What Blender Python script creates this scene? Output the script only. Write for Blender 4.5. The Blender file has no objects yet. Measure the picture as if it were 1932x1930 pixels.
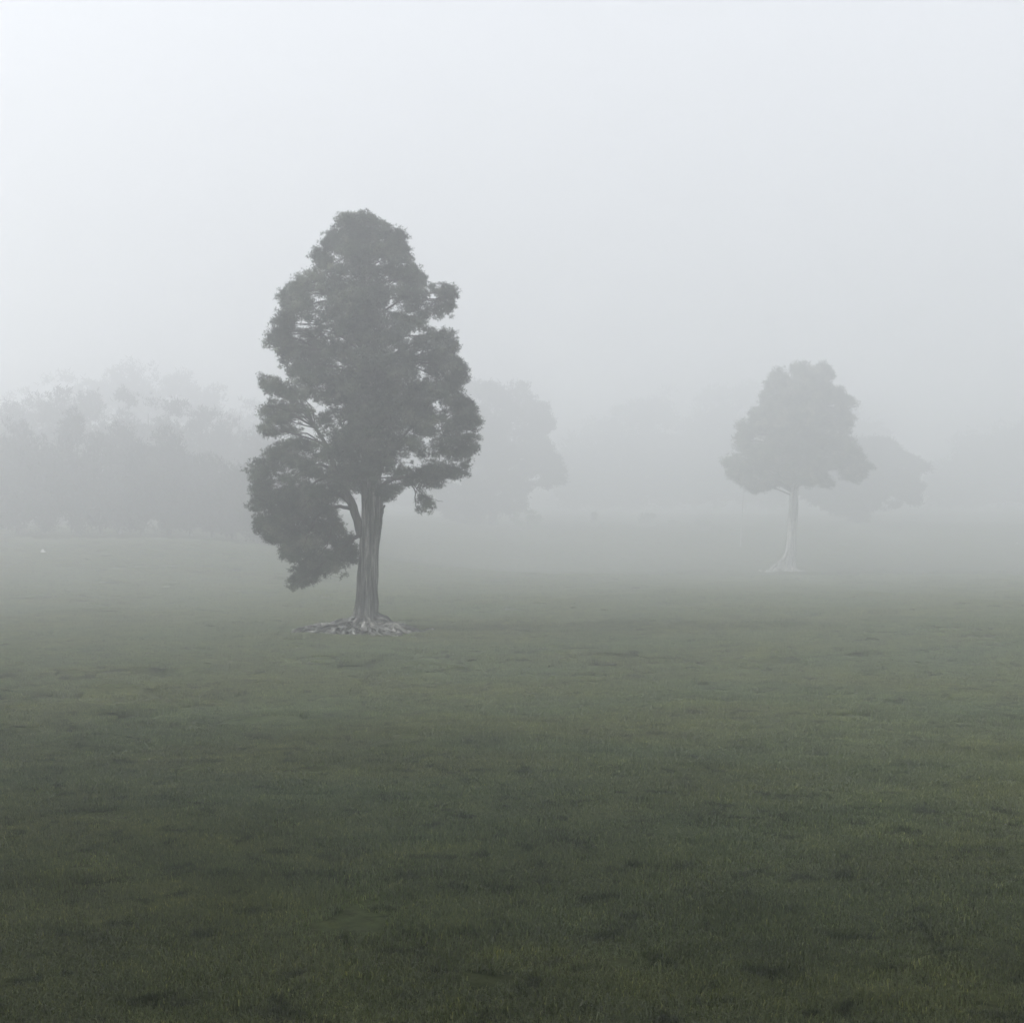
import bpy, math
import numpy as np
from mathutils import Vector

# ------------------------------------------------------------------ camera, sky, sun, exposure
sc = bpy.context.scene
COL = sc.collection
F = 2705.0            # focal length in units of a 1932 px wide picture
HOR = 940.0           # picture row of the horizon
CAM_Z = 5.0
cam = bpy.data.cameras.new('camera')
cam_o = bpy.data.objects.new('camera', cam)
COL.objects.link(cam_o)
cam_o.location = (0, 0, CAM_Z)
cam_o.rotation_euler = (math.radians(90 - 0.53), 0, 0)
cam.sensor_width = 36
cam.lens = 50.4
cam.clip_start = 0.1
cam.clip_end = 4000
sc.camera = cam_o

SUN_EL, SUN_AZ = math.radians(38), math.radians(-106)
world = bpy.data.worlds.new('World')
sc.world = world
world.use_nodes = True
wn = world.node_tree
bg = wn.nodes['Background']
sky = wn.nodes.new('ShaderNodeTexSky')
sky.sky_type = 'NISHITA'
sky.sun_disc = False
sky.sun_elevation = SUN_EL
sky.sun_rotation = SUN_AZ
sky.dust_density = 1.0
hs = wn.nodes.new('ShaderNodeHueSaturation')      # a cloud veil takes most of the blue out
hs.inputs['Saturation'].default_value = 0.15
wn.links.new(sky.outputs[0], hs.inputs['Color'])
tcw = wn.nodes.new('ShaderNodeTexCoord')            # overcast: the cloud sheet is brighter overhead than low down
sepw = wn.nodes.new('ShaderNodeSeparateXYZ')
wn.links.new(tcw.outputs['Generated'], sepw.inputs[0])
ovr = wn.nodes.new('ShaderNodeMath'); ovr.operation = 'MULTIPLY_ADD'; ovr.use_clamp = False
wn.links.new(sepw.outputs[2], ovr.inputs[0])
ovr.inputs[1].default_value = 1.7
ovr.inputs[2].default_value = 0.07
sca = wn.nodes.new('ShaderNodeVectorMath'); sca.operation = 'SCALE'
wn.links.new(hs.outputs[0], sca.inputs[0]); wn.links.new(ovr.outputs[0], sca.inputs['Scale'])
wn.links.new(sca.outputs[0], bg.inputs[0])
bg.inputs[1].default_value = 0.15

sl = bpy.data.lights.new('sun', 'SUN')
sun_o = bpy.data.objects.new('sun', sl)
COL.objects.link(sun_o)
sl.energy = 1.3
sl.angle = math.radians(10)
sl.color = (1.0, 0.98, 0.955)
sd = Vector((math.sin(SUN_AZ) * math.cos(SUN_EL), math.cos(SUN_AZ) * math.cos(SUN_EL), math.sin(SUN_EL)))
sun_o.rotation_euler = sd.to_track_quat('Z', 'Y').to_euler()

sc.view_settings.view_transform = 'Standard'
sc.view_settings.look = 'None'
sc.view_settings.gamma = 1
sc.view_settings.exposure = 1.33
sc.cycles.volume_bounces = 10
sc.cycles.max_bounces = 12
sc.cycles.diffuse_bounces = 3
sc.cycles.glossy_bounces = 1
sc.cycles.transmission_bounces = 3
sc.cycles.use_denoising = True
sc.cycles.use_adaptive_sampling = True
sc.cycles.adaptive_threshold = 0.02

HAZE_DENSITY = 0.0129
HAZE_G = 0.72
HAZE_COL = (0.986, 0.991, 1.0)

# ------------------------------------------------------------------ helpers
rng = np.random.default_rng(7)


def tag(o, label=None, cat=None, group=None, kind=None):
    if label: o['label'] = label
    if cat: o['category'] = cat
    if group: o['group'] = group
    if kind: o['kind'] = kind
    return o


def empty(name, loc, rz=0.0):
    o = bpy.data.objects.new(name, None)
    COL.objects.link(o)
    o.location = loc
    o.rotation_euler.z = rz
    return o


def hash3(ix, iy, iz, seed=0):
    h = (ix.astype(np.int64) * 374761393 + iy.astype(np.int64) * 668265263
         + iz.astype(np.int64) * 2147483647 + seed * 1274126177) & 0xFFFFFFFF
    h = ((h ^ (h >> 13)) * 1274126177) & 0xFFFFFFFF
    h = (h ^ (h >> 16)) & 0xFFFFFF
    return h / float(0xFFFFFF)


def noise2(x, y, seed=0):
    ix, iy = np.floor(x), np.floor(y)
    fx, fy = x - ix, y - iy
    fx = fx * fx * fx * (fx * (fx * 6 - 15) + 10)
    fy = fy * fy * fy * (fy * (fy * 6 - 15) + 10)
    z = np.zeros_like(ix)
    a = hash3(ix, iy, z, seed); b = hash3(ix + 1, iy, z, seed)
    c = hash3(ix, iy + 1, z, seed); d = hash3(ix + 1, iy + 1, z, seed)
    return (a + (b - a) * fx) * (1 - fy) + (c + (d - c) * fx) * fy - 0.5


def noise3(x, y, z, seed=0):
    ix, iy, iz = np.floor(x), np.floor(y), np.floor(z)
    fx, fy, fz = x - ix, y - iy, z - iz
    fx, fy, fz = [f * f * (3 - 2 * f) for f in (fx, fy, fz)]
    r = 0
    for k, wz in ((0, 1 - fz), (1, fz)):
        a = hash3(ix, iy, iz + k, seed); b = hash3(ix + 1, iy, iz + k, seed)
        c = hash3(ix, iy + 1, iz + k, seed); d = hash3(ix + 1, iy + 1, iz + k, seed)
        r = r + wz * ((a + (b - a) * fx) * (1 - fy) + (c + (d - c) * fx) * fy)
    return r - 0.5


def mesh_obj(name, V, T, mat, parent=None, smooth=False, loc=None, attr=None):
    """ONE mesh object out of vertex and triangle arrays"""
    V = np.ascontiguousarray(V, dtype=np.float32).reshape(-1, 3)
    T = np.ascontiguousarray(T, dtype=np.int32).reshape(-1, 3)
    me = bpy.data.meshes.new(name)
    me.vertices.add(len(V)); me.vertices.foreach_set('co', V.ravel())
    me.loops.add(len(T) * 3); me.loops.foreach_set('vertex_index', T.ravel())
    me.polygons.add(len(T))
    me.polygons.foreach_set('loop_start', np.arange(0, len(T) * 3, 3, dtype=np.int32))
    me.polygons.foreach_set('loop_total', np.full(len(T), 3, dtype=np.int32))
    me.update(calc_edges=True)
    if smooth:
        me.polygons.foreach_set('use_smooth', np.ones(len(T), dtype=bool))
    if attr is not None:
        for k, v in attr.items():
            a = me.attributes.new(k, 'FLOAT', 'POINT')
            a.data.foreach_set('value', np.ascontiguousarray(v, dtype=np.float32))
    me.materials.append(mat)
    o = bpy.data.objects.new(name, me)
    COL.objects.link(o)
    if parent: o.parent = parent
    if loc is not None: o.location = loc
    return o


class Acc:
    """collects triangles of one mesh"""
    def __init__(s): s.V = []; s.T = []; s.n = 0
    def add(s, V, T):
        V = np.asarray(V, float); s.V.append(V); s.T.append(np.asarray(T) + s.n); s.n += len(V)
    def out(s): return np.concatenate(s.V), np.concatenate(s.T)


def frames(P):
    P = np.asarray(P, float)
    t = np.gradient(P, axis=0)
    t /= np.linalg.norm(t, axis=1)[:, None] + 1e-9
    up = np.array([0.13, 0.97, 0.2]) if abs(t[0][1]) < 0.8 else np.array([1.0, 0, 0.1])
    a = np.cross(t, up); a /= np.linalg.norm(a, axis=1)[:, None] + 1e-9
    b = np.cross(t, a)
    return t, a, b


def tube(P, R, sides=6, rough=0.0, seed=0, rfun=None, cap=True):
    P = np.asarray(P, float); n = len(P)
    R = np.interp(np.linspace(0, 1, n), np.linspace(0, 1, len(R)), R) if len(R) != n else np.asarray(R, float)
    t, a, b = frames(P)
    th = np.linspace(0, 2 * math.pi, sides, endpoint=False)
    rr = R[:, None] * np.ones(sides)[None]
    if rfun is not None: rr = rfun(rr, th, P)
    V = P[:, None] + rr[..., None] * (np.cos(th)[None, :, None] * a[:, None] + np.sin(th)[None, :, None] * b[:, None])
    if rough:
        s = 1.0 / (np.mean(R) * 1.6 + 1e-6)
        V = V + rough * R[:, None, None] * noise3(V[..., 0] * s, V[..., 1] * s, V[..., 2] * s, seed)[..., None] * 2 * \
            (V - P[:, None]) / (np.linalg.norm(V - P[:, None], axis=2)[..., None] + 1e-9)
    V = V.reshape(-1, 3)
    i = np.arange(n - 1)[:, None] * sides; j = np.arange(sides)[None]
    q = np.stack([i + j, i + (j + 1) % sides, i + sides + (j + 1) % sides, i + sides + j], -1).reshape(-1, 4)
    T = np.concatenate([q[:, [0, 1, 2]], q[:, [0, 2, 3]]])
    if cap:
        V = np.concatenate([V, P[-1:] + t[-1:] * R[-1] * 0.6])
        e = (n - 1) * sides
        T = np.concatenate([T, np.stack([e + np.arange(sides), e + (np.arange(sides) + 1) % sides,
                                         np.full(sides, len(V) - 1)], -1)])
    return V, T


def spline(P, n):
    """Catmull-Rom through the points"""
    P = np.asarray(P, float)
    Q = np.concatenate([2 * P[:1] - P[1:2], P, 2 * P[-1:] - P[-2:-1]])
    u = np.linspace(0, len(P) - 1 - 1e-6, n); k = u.astype(int); f = (u - k)[:, None]
    p0, p1, p2, p3 = Q[k], Q[k + 1], Q[k + 2], Q[k + 3]
    return 0.5 * (2 * p1 + (p2 - p0) * f + (2 * p0 - 5 * p1 + 4 * p2 - p3) * f ** 2 + (3 * p1 - p0 - 3 * p2 + p3) * f ** 3)


def in_poly(x, z, poly):
    p = np.asarray(poly, float); r = np.zeros(x.shape, bool)
    for (x0, z0), (x1, z1) in zip(p, np.roll(p, -1, 0)):
        if z0 == z1: continue
        c = ((z0 > z) != (z1 > z)) & (x < (x1 - x0) * (z - z0) / (z1 - z0) + x0)
        r ^= c
    return r


# ------------------------------------------------------------------ materials
def new_mat(name):
    m = bpy.data.materials.new(name); m.use_nodes = True
    nt = m.node_tree; p = nt.nodes['Principled BSDF']
    p.inputs['Roughness'].default_value = 0.9
    p.inputs['Specular IOR Level'].default_value = 0.15
    return m, nt, p


def N(nt, typ, **kw):
    n = nt.nodes.new(typ)
    for k, v in kw.items():
        if k in n.inputs: n.inputs[k].default_value = v
        else: setattr(n, k, v)
    return n


def ramp(nt, stops, fac):
    r = nt.nodes.new('ShaderNodeValToRGB')
    while len(r.color_ramp.elements) < len(stops): r.color_ramp.elements.new(0.5)
    for e, (p, c) in zip(r.color_ramp.elements, stops):
        e.position = p; e.color = (*c, 1)
    nt.links.new(fac, r.inputs[0])
    return r.outputs[0]


def mixc(nt, fac, a, b, mode='MIX'):
    m = nt.nodes.new('ShaderNodeMix'); m.data_type = 'RGBA'; m.blend_type = mode
    for s, v in ((m.inputs[0], fac), (m.inputs[6], a), (m.inputs[7], b)):
        if hasattr(v, 'is_linked'): nt.links.new(v, s)
        elif isinstance(v, tuple): s.default_value = (*v, 1)
        else: s.default_value = v
    return m.outputs[2]


def pasture_colour(nt):
    """patchy turf colour laid out over the field in metres"""
    g = nt.nodes.new('ShaderNodeNewGeometry')
    n1 = N(nt, 'ShaderNodeTexNoise', Scale=0.3, Detail=3.0); nt.links.new(g.outputs['Position'], n1.inputs['Vector'])
    n2 = N(nt, 'ShaderNodeTexNoise', Scale=1.6, Detail=4.0); nt.links.new(g.outputs['Position'], n2.inputs['Vector'])
    n3 = N(nt, 'ShaderNodeTexNoise', Scale=4.2, Detail=4.0, Roughness=0.62, Distortion=0.4); nt.links.new(g.outputs['Position'], n3.inputs['Vector'])
    c1 = ramp(nt, [(0.36, (0.090, 0.114, 0.066)), (0.62, (0.102, 0.116, 0.058))], n1.outputs[0])
    c2 = ramp(nt, [(0.34, (0.76, 0.79, 0.77)), (0.52, (0.95, 0.97, 0.93)), (0.72, (1.2, 1.17, 1.08))], n2.outputs[0])
    c3 = ramp(nt, [(0.36, (0.42, 0.45, 0.44)), (0.44, (1.0, 1.0, 1.0)), (0.60, (1.0, 1.0, 1.0)), (0.70, (1.35, 1.3, 1.15))], n3.outputs[0])   # rank dark tussocks, shade of small hollows painted in, worn pale spots
    return mixc(nt, 1.0, mixc(nt, 1.0, c1, c2, 'MULTIPLY'), c3, 'MULTIPLY')


def make_ground_mat():
    m, nt, p = new_mat('pasture')
    c = pasture_colour(nt)
    g = nt.nodes.new('ShaderNodeNewGeometry')
    n3 = N(nt, 'ShaderNodeTexNoise', Scale=14.0, Detail=5.0, Roughness=0.7); nt.links.new(g.outputs['Position'], n3.inputs['Vector'])
    k = ramp(nt, [(0.3, (0.32, 0.32, 0.30)), (0.7, (0.85, 0.85, 0.82))], n3.outputs[0])
    c = mixc(nt, 1.0, c, k, 'MULTIPLY')
    nt.links.new(c, p.inputs['Base Color'])
    b = N(nt, 'ShaderNodeBump', Strength=0.8, Distance=0.05); nt.links.new(n3.outputs[0], b.inputs['Height'])
    nt.links.new(b.outputs[0], p.inputs['Normal'])
    p.inputs['Roughness'].default_value = 1.0; p.inputs['Specular IOR Level'].default_value = 0.0
    return m


def make_blade_mat():
    m, nt, p = new_mat('grass_blade')
    c = pasture_colour(nt)
    a = N(nt, 'ShaderNodeAttribute', attribute_name='var')
    k = ramp(nt, [(0.0, (0.75, 0.8, 0.7)), (0.6, (1.25, 1.3, 1.1)), (0.93, (1.6, 1.6, 1.2)), (1.0, (3.6, 3.2, 2.2))], a.outputs['Fac'])
    c = mixc(nt, 1.0, c, k, 'MULTIPLY')
    nt.links.new(c, p.inputs['Base Color'])
    p.inputs['Roughness'].default_value = 0.5; p.inputs['Specular IOR Level'].default_value = 0.4
    tr = nt.nodes.new('ShaderNodeBsdfTranslucent'); nt.links.new(c, tr.inputs[0])
    ms = N(nt, 'ShaderNodeMixShader'); ms.inputs[0].default_value = 0.25
    nt.links.new(p.outputs[0], ms.inputs[1]); nt.links.new(tr.outputs[0], ms.inputs[2])
    nt.links.new(ms.outputs[0], nt.nodes['Material Output'].inputs['Surface'])
    return m


def make_leaf_mat(name, a, b, c2, scale=0.7):
    m, nt, p = new_mat(name)
    g = nt.nodes.new('ShaderNodeNewGeometry')
    n1 = N(nt, 'ShaderNodeTexNoise', Scale=scale, Detail=3.0); nt.links.new(g.outputs['Position'], n1.inputs['Vector'])
    col = ramp(nt, [(0.35, a), (0.52, b), (0.68, c2)], n1.outputs[0])
    at = N(nt, 'ShaderNodeAttribute', attribute_name='var')
    k = ramp(nt, [(0.15, (0.5, 0.52, 0.5)), (0.85, (1.6, 1.62, 1.5))], at.outputs['Fac'])
    col = mixc(nt, 1.0, col, k, 'MULTIPLY')
    nt.links.new(col, p.inputs['Base Color'])
    tr = nt.nodes.new('ShaderNodeBsdfTranslucent'); nt.links.new(col, tr.inputs[0])
    ms = N(nt, 'ShaderNodeMixShader'); ms.inputs[0].default_value = 0.2
    nt.links.new(p.outputs[0], ms.inputs[1]); nt.links.new(tr.outputs[0], ms.inputs[2])
    nt.links.new(ms.outputs[0], nt.nodes['Material Output'].inputs['Surface'])
    return m


def make_bark_mat(name, dark, mid, pale, stretch=0.12, scale=9.0, bump=0.06):
    m, nt, p = new_mat(name)
    tc = nt.nodes.new('ShaderNodeTexCoord')
    mp = N(nt, 'ShaderNodeMapping'); mp.inputs['Scale'].default_value = (1, 1, stretch)
    nt.links.new(tc.outputs['Object'], mp.inputs['Vector'])
    n1 = N(nt, 'ShaderNodeTexNoise', Scale=scale, Detail=6.0, Roughness=0.65); nt.links.new(mp.outputs[0], n1.inputs['Vector'])
    n2 = N(nt, 'ShaderNodeTexNoise', Scale=1.7, Detail=3.0); nt.links.new(tc.outputs['Object'], n2.inputs['Vector'])
    c = ramp(nt, [(0.33, dark), (0.5, mid), (0.68, pale)], n1.outputs[0])
    k = ramp(nt, [(0.3, (0.7, 0.72, 0.72)), (0.7, (1.15, 1.12, 1.08))], n2.outputs[0])
    nt.links.new(mixc(nt, 1.0, c, k, 'MULTIPLY'), p.inputs['Base Color'])
    b = N(nt, 'ShaderNodeBump', Strength=1.0, Distance=bump); nt.links.new(n1.outputs[0], b.inputs['Height'])
    nt.links.new(b.outputs[0], p.inputs['Normal'])
    return m


def make_plain_mat(name, a, b, scale=6.0):
    m, nt, p = new_mat(name)
    tc = nt.nodes.new('ShaderNodeTexCoord')
    n1 = N(nt, 'ShaderNodeTexNoise', Scale=scale, Detail=4.0); nt.links.new(tc.outputs['Object'], n1.inputs['Vector'])
    nt.links.new(ramp(nt, [(0.35, a), (0.65, b)], n1.outputs[0]), p.inputs['Base Color'])
    return m


M_ground = make_ground_mat()
M_blade = make_blade_mat()
M_leaf = make_leaf_mat('totara_leaf', (0.024, 0.033, 0.028), (0.056, 0.072, 0.056), (0.128, 0.140, 0.105), 1.7)
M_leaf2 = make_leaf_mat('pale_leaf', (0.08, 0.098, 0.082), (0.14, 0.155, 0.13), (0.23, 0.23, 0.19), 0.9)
M_far = make_leaf_mat('distant_leaf', (0.013, 0.018, 0.017), (0.020, 0.026, 0.023), (0.030, 0.033, 0.027), 0.25)
M_bush = make_leaf_mat('bush_leaf', (0.09, 0.12, 0.08), (0.13, 0.16, 0.1), (0.17, 0.19, 0.12), 0.6)
M_bark = make_bark_mat('grey_bark', (0.018, 0.018, 0.018), (0.12, 0.12, 0.115), (0.38, 0.38, 0.36), 0.1, 14.0, 0.10)
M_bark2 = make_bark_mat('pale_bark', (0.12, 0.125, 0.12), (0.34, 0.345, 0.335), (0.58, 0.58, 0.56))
M_root = make_bark_mat('bare_root', (0.018, 0.018, 0.018), (0.10, 0.10, 0.096), (0.42, 0.42, 0.40), 0.8, 4.5, 0.04)
M_twig = make_plain_mat('dark_twig', (0.03, 0.028, 0.026), (0.07, 0.066, 0.062), 3.0)
M_stone = make_plain_mat('pale_stone', (0.4, 0.4, 0.38), (0.6, 0.6, 0.57))
M_mid = make_leaf_mat('misty_leaf', (0.11, 0.13, 0.11), (0.14, 0.16, 0.13), (0.17, 0.18, 0.15), 0.6)
M_pole = make_plain_mat('weathered_pole', (0.36, 0.36, 0.36), (0.46, 0.46, 0.45))

# ------------------------------------------------------------------ the ground
PX = [-400, -20, 0, 5, 8, 14, 22, 27, 35]
PZ = [4.0, 3.3, 3.2, 3.17, 3.04, 2.62, 2.17, 2.0, 1.77]
LX, LZ = PX + [50, 70, 85, 103, 120, 150, 236, 700], PZ + [1.35, 1.25, 1.75, 2.2, 2.5, 2.7, 2.8, 2.9]      # left half of the field
RX, RZ = PX + [50, 70, 90, 112, 126, 165, 210, 250, 700], PZ + [1.25, 0.55, -0.15, -0.72, -0.4, 1.7, 2.3, 2.5, 2.8]   # right half dips, then rises to a bank


def sstep(a, b, x):
    t = np.clip((x - a) / (b - a), 0, 1); return t * t * (3 - 2 * t)


def gh(x, y, micro=True):
    x = np.asarray(x, float); y = np.asarray(y, float)
    x, y = np.broadcast_arrays(x, y)
    k = sstep(-26, 3, x)
    z = sum(np.interp(y + d, LX, LZ) * (1 - k) + np.interp(y + d, RX, RZ) * k for d in (-3, -1.5, 0, 1.5, 3)) / 5
    z = z + sstep(170, 215, y) * sstep(45, 90, x) * 0.5
    z = z + (0.22 * noise2(x / 15 + 3, y / 19, 1) * sstep(4, 20, y) + 0.08 * noise2(x / 4.5, y / 5, 2)) * (1 - 0.8 * np.exp(-((x + 3.56) ** 2 + (y - 35) ** 2) / 8))
    if micro:
        far = 0.3 + 1.2 * sstep(7, 17, y) + sstep(30, 110, y) * 1.2
        w1 = x + 0.4 * noise2(x / 1.3, y / 1.3, 31); w2 = y + 0.4 * noise2(x / 1.3, y / 1.3, 32)
        patch = 0.5 + 1.8 * np.clip(noise2(x / 5.5, y / 5.5, 9) + 0.22, 0, 1)
        a = 0.12 * noise2(w1 / 0.95, w2 / 0.95, 3) - 0.55 * np.clip(0.13 - np.abs(noise2(w1 / 0.8, w2 / 0.62, 4)), 0, 1)
        b = 0.060 * noise2(w1 / 0.36, w2 / 0.36, 5) * (0.35 + 0.65 * sstep(7, 17, y)) + 0.012 * noise2(x / 0.15, y / 0.15, 6)
        z = z + (a * far + b) * patch * 0.8
    return z


def axis_x():
    a = list(np.arange(0, 9, 0.075)); v = a[-1]; d = 0.075
    while v < 420: d *= 1.016; v += d; a.append(v)
    a = np.array(a); return np.concatenate([-a[:0:-1], a])


def axis_y():
    a = []; v = 3.0
    while v < 560: a.append(v); v += max(0.05, 0.0050 * v)
    b = []; v = 3.0; d = 0.1
    while v > -280: d *= 1.12; v -= d; b.append(v)
    return np.array(b[::-1] + a)


gx, gy = axis_x(), axis_y()
XX, YY = np.meshgrid(gx, gy)
ZZ = gh(XX, YY)
Vg = np.stack([XX, YY, ZZ], -1).reshape(-1, 3)
nx, ny = len(gx), len(gy)
i = np.arange(ny - 1)[:, None] * nx; j = np.arange(nx - 1)[None]
q = np.stack([i + j, i + j + 1, i + nx + j + 1, i + nx + j], -1).reshape(-1, 4)
ground = mesh_obj('ground', Vg, np.concatenate([q[:, [0, 1, 2]], q[:, [0, 2, 3]]]), M_ground, smooth=True)
tag(ground, kind='structure')


def wx(px, Y): return (px - 966.0) / F * Y
def wz(py, Y): return CAM_Z + (HOR - py) / F * Y


# ------------------------------------------------------------------ grass: one stuff object, turf tufts set over the field
def build_grass():
    R = 0.26; nb = 1300
    r = R * np.sqrt(rng.random(nb)); th = rng.random(nb) * 2 * math.pi
    bx, by = r * np.cos(th), r * np.sin(th)
    tuft = np.clip(noise2(bx / 0.13 + 5, by / 0.13, 11) + 0.5, 0.15, 1)
    h = (0.005 + 0.011 * rng.random(nb)) * (0.55 + 0.9 * tuft)
    w = 0.0012 + 0.0014 * rng.random(nb)
    lean = rng.random(nb) * 2 * math.pi; la = h * (0.7 + 1.5 * rng.random(nb))
    fd = rng.random(nb) * math.pi
    base = np.stack([bx, by, np.full(nb, -0.006)], -1)
    side = np.stack([np.cos(fd) * w, np.sin(fd) * w, np.zeros(nb)], -1)
    mid = base + np.stack([np.cos(lean) * la * 0.3, np.sin(lean) * la * 0.3, h * 0.6 + 0.012], -1)
    tip = base + np.stack([np.cos(lean) * la, np.sin(lean) * la, h + 0.012], -1)
    V = np.stack([base - side, base + side, mid + side * 0.7, mid - side * 0.7, tip], 1).reshape(-1, 3)
    k = np.arange(nb)[:, None] * 5
    T = np.concatenate([k + [0, 1, 2], k + [0, 2, 3], k + [3, 2, 4]])
    var = np.repeat(rng.random(nb), 5)
    # tuft positions over the field
    P = []
    for y0, y1, dens in ((3.4, 18, 20.0), (18, 45, 12.0), (45, 100, 5.0)):
        hw1 = y1 * 0.42 + 2.0
        n = int((y1 - y0) * 2 * hw1 * dens)
        yy = y0 + (y1 - y0) * rng.random(n); xx = (rng.random(n) * 2 - 1) * hw1
        ok = np.abs(xx) < yy * 0.42 + 2.0
        P.append(np.stack([xx[ok], yy[ok]], -1))
    P = np.concatenate(P)
    dx = (P[:, 0] + 3.75) / 1.5; dy = (P[:, 1] - 34.5) / 1.35
    P = P[dx * dx + dy * dy > 1.0 + 0.5 * noise2(P[:, 0] / 0.3, P[:, 1] / 0.3, 41)]
    pz = gh(P[:, 0], P[:, 1]) + 0.004
    n = len(P)
    s = (0.75 + 0.5 * rng.random(n)) * (1 + np.clip((P[:, 1] - 20) / 50, 0, 1) * 0.9)
    hz = s * (1.3 + 0.8 * np.clip(noise2(P[:, 0] / 1.9, P[:, 1] / 1.9, 21) + 0.2, 0, 1) + 2.6 * np.clip(noise2(P[:, 0] / 0.5, P[:, 1] / 0.42, 22) - 0.12, 0, 1))
    hz = hz * (0.62 + 0.38 * sstep(8, 20, P[:, 1]))
    me = bpy.data.meshes.new('grass')
    nv = len(V)
    me.vertices.add(nv + n)
    me.vertices.foreach_set('co', np.concatenate([V, np.column_stack([P, pz])]).astype(np.float32).ravel())
    me.loops.add(len(T) * 3); me.loops.foreach_set('vertex_index', T.astype(np.int32).ravel())
    me.polygons.add(len(T))
    me.polygons.foreach_set('loop_start', np.arange(0, len(T) * 3, 3, dtype=np.int32))
    me.polygons.foreach_set('loop_total', np.full(len(T), 3, dtype=np.int32))
    me.update(calc_edges=True)

    def fa(name, vals):
        a = me.attributes.new(name, 'FLOAT', 'POINT'); a.data.foreach_set('value', np.asarray(vals, dtype=np.float32))
    fa('var', np.concatenate([var, np.zeros(n)]))
    fa('spot', np.concatenate([np.zeros(nv), np.ones(n)]))
    fa('rot', np.concatenate([np.zeros(nv), rng.random(n) * 6.2832]))
    fa('sxy', np.concatenate([np.ones(nv), s]))
    pz_ = 0
    fa('sz', np.concatenate([np.ones(nv), hz]))
    me.materials.append(M_blade)
    o = bpy.data.objects.new('grass', me); COL.objects.link(o)
    ng = bpy.data.node_groups.new('turf', 'GeometryNodeTree')
    ng.interface.new_socket('Geometry', in_out='INPUT', socket_type='NodeSocketGeometry')
    ng.interface.new_socket('Geometry', in_out='OUTPUT', socket_type='NodeSocketGeometry')
    L = ng.links.new
    gi = ng.nodes.new('NodeGroupInput'); go = ng.nodes.new('NodeGroupOutput')
    def na(name):
        a = ng.nodes.new('GeometryNodeInputNamedAttribute'); a.data_type = 'FLOAT'; a.inputs['Name'].default_value = name
        return a.outputs['Attribute']
    cmp_ = ng.nodes.new('FunctionNodeCompare'); cmp_.data_type = 'FLOAT'; cmp_.operation = 'GREATER_THAN'
    L(na('spot'), cmp_.inputs[0]); cmp_.inputs[1].default_value = 0.5
    sep = ng.nodes.new('GeometryNodeSeparateGeometry'); sep.domain = 'POINT'
    L(gi.outputs[0], sep.inputs['Geometry']); L(cmp_.outputs[0], sep.inputs['Selection'])
    mp = ng.nodes.new('GeometryNodeMeshToPoints'); L(sep.outputs['Selection'], mp.inputs['Mesh'])
    iop = ng.nodes.new('GeometryNodeInstanceOnPoints')
    L(mp.outputs[0], iop.inputs['Points']); L(sep.outputs['Inverted'], iop.inputs['Instance'])
    cr = ng.nodes.new('ShaderNodeCombineXYZ'); L(na('rot'), cr.inputs[2])
    er = ng.nodes.new('FunctionNodeEulerToRotation'); L(cr.outputs[0], er.inputs[0]); L(er.outputs[0], iop.inputs['Rotation'])
    cs = ng.nodes.new('ShaderNodeCombineXYZ'); sx = na('sxy'); L(sx, cs.inputs[0]); L(sx, cs.inputs[1]); L(na('sz'), cs.inputs[2])
    L(cs.outputs[0], iop.inputs['Scale'])
    L(iop.outputs[0], go.inputs[0])
    md = o.modifiers.new('turf', 'NODES'); md.node_group = ng
    tag(o, 'short cropped dark green pasture grass covering the whole field', 'grass', kind='stuff')
    return n


print('tufts', build_grass())


# ------------------------------------------------------------------ trees
def leaf_tris(C, outward, size, width, per, seed, up=0.25):
    """tufts of narrow leaves around the points C"""
    r = np.random.default_rng(seed)
    n = len(C)
    C = np.repeat(C, per, 0); O = np.repeat(outward, per, 0)
    nd = O + r.normal(size=(n * per, 3)) * 0.55 + np.array([0, 0, 0.15])
    nd /= np.linalg.norm(nd, axis=1)[:, None] + 1e-9
    d = O * 0.5 + r.normal(size=(n * per, 3)) * 0.8 + np.array([0, 0, up])
    d -= nd * np.sum(d * nd, 1)[:, None] * 0.75
    d /= np.linalg.norm(d, axis=1)[:, None] + 1e-9
    s = np.cross(d, nd); s /= np.linalg.norm(s, axis=1)[:, None] + 1e-9
    Ln = size * (0.6 + 0.8 * r.random(n * per))[:, None]; W = width * (0.7 + 0.6 * r.random(n * per))[:, None]
    C = C + r.normal(size=C.shape) * size * 0.25
    V = np.stack([C - s * W, C + s * W, C + d * Ln], 1).reshape(-1, 3)
    T = np.arange(n * per * 3).reshape(-1, 3)
    var = np.repeat(np.repeat(r.random(n), per) * 0.6 + 0.4 * r.random(n * per), 3)
    return V, T, var


def spans(poly, z):
    p = np.asarray(poly, float); xs = []
    for (x0, z0), (x1, z1) in zip(p, np.roll(p, -1, 0)):
        if (z0 > z) != (z1 > z): xs.append(x0 + (z - z0) * (x1 - x0) / (z1 - z0))
    return (min(xs), max(xs)) if len(xs) > 1 else None


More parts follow.
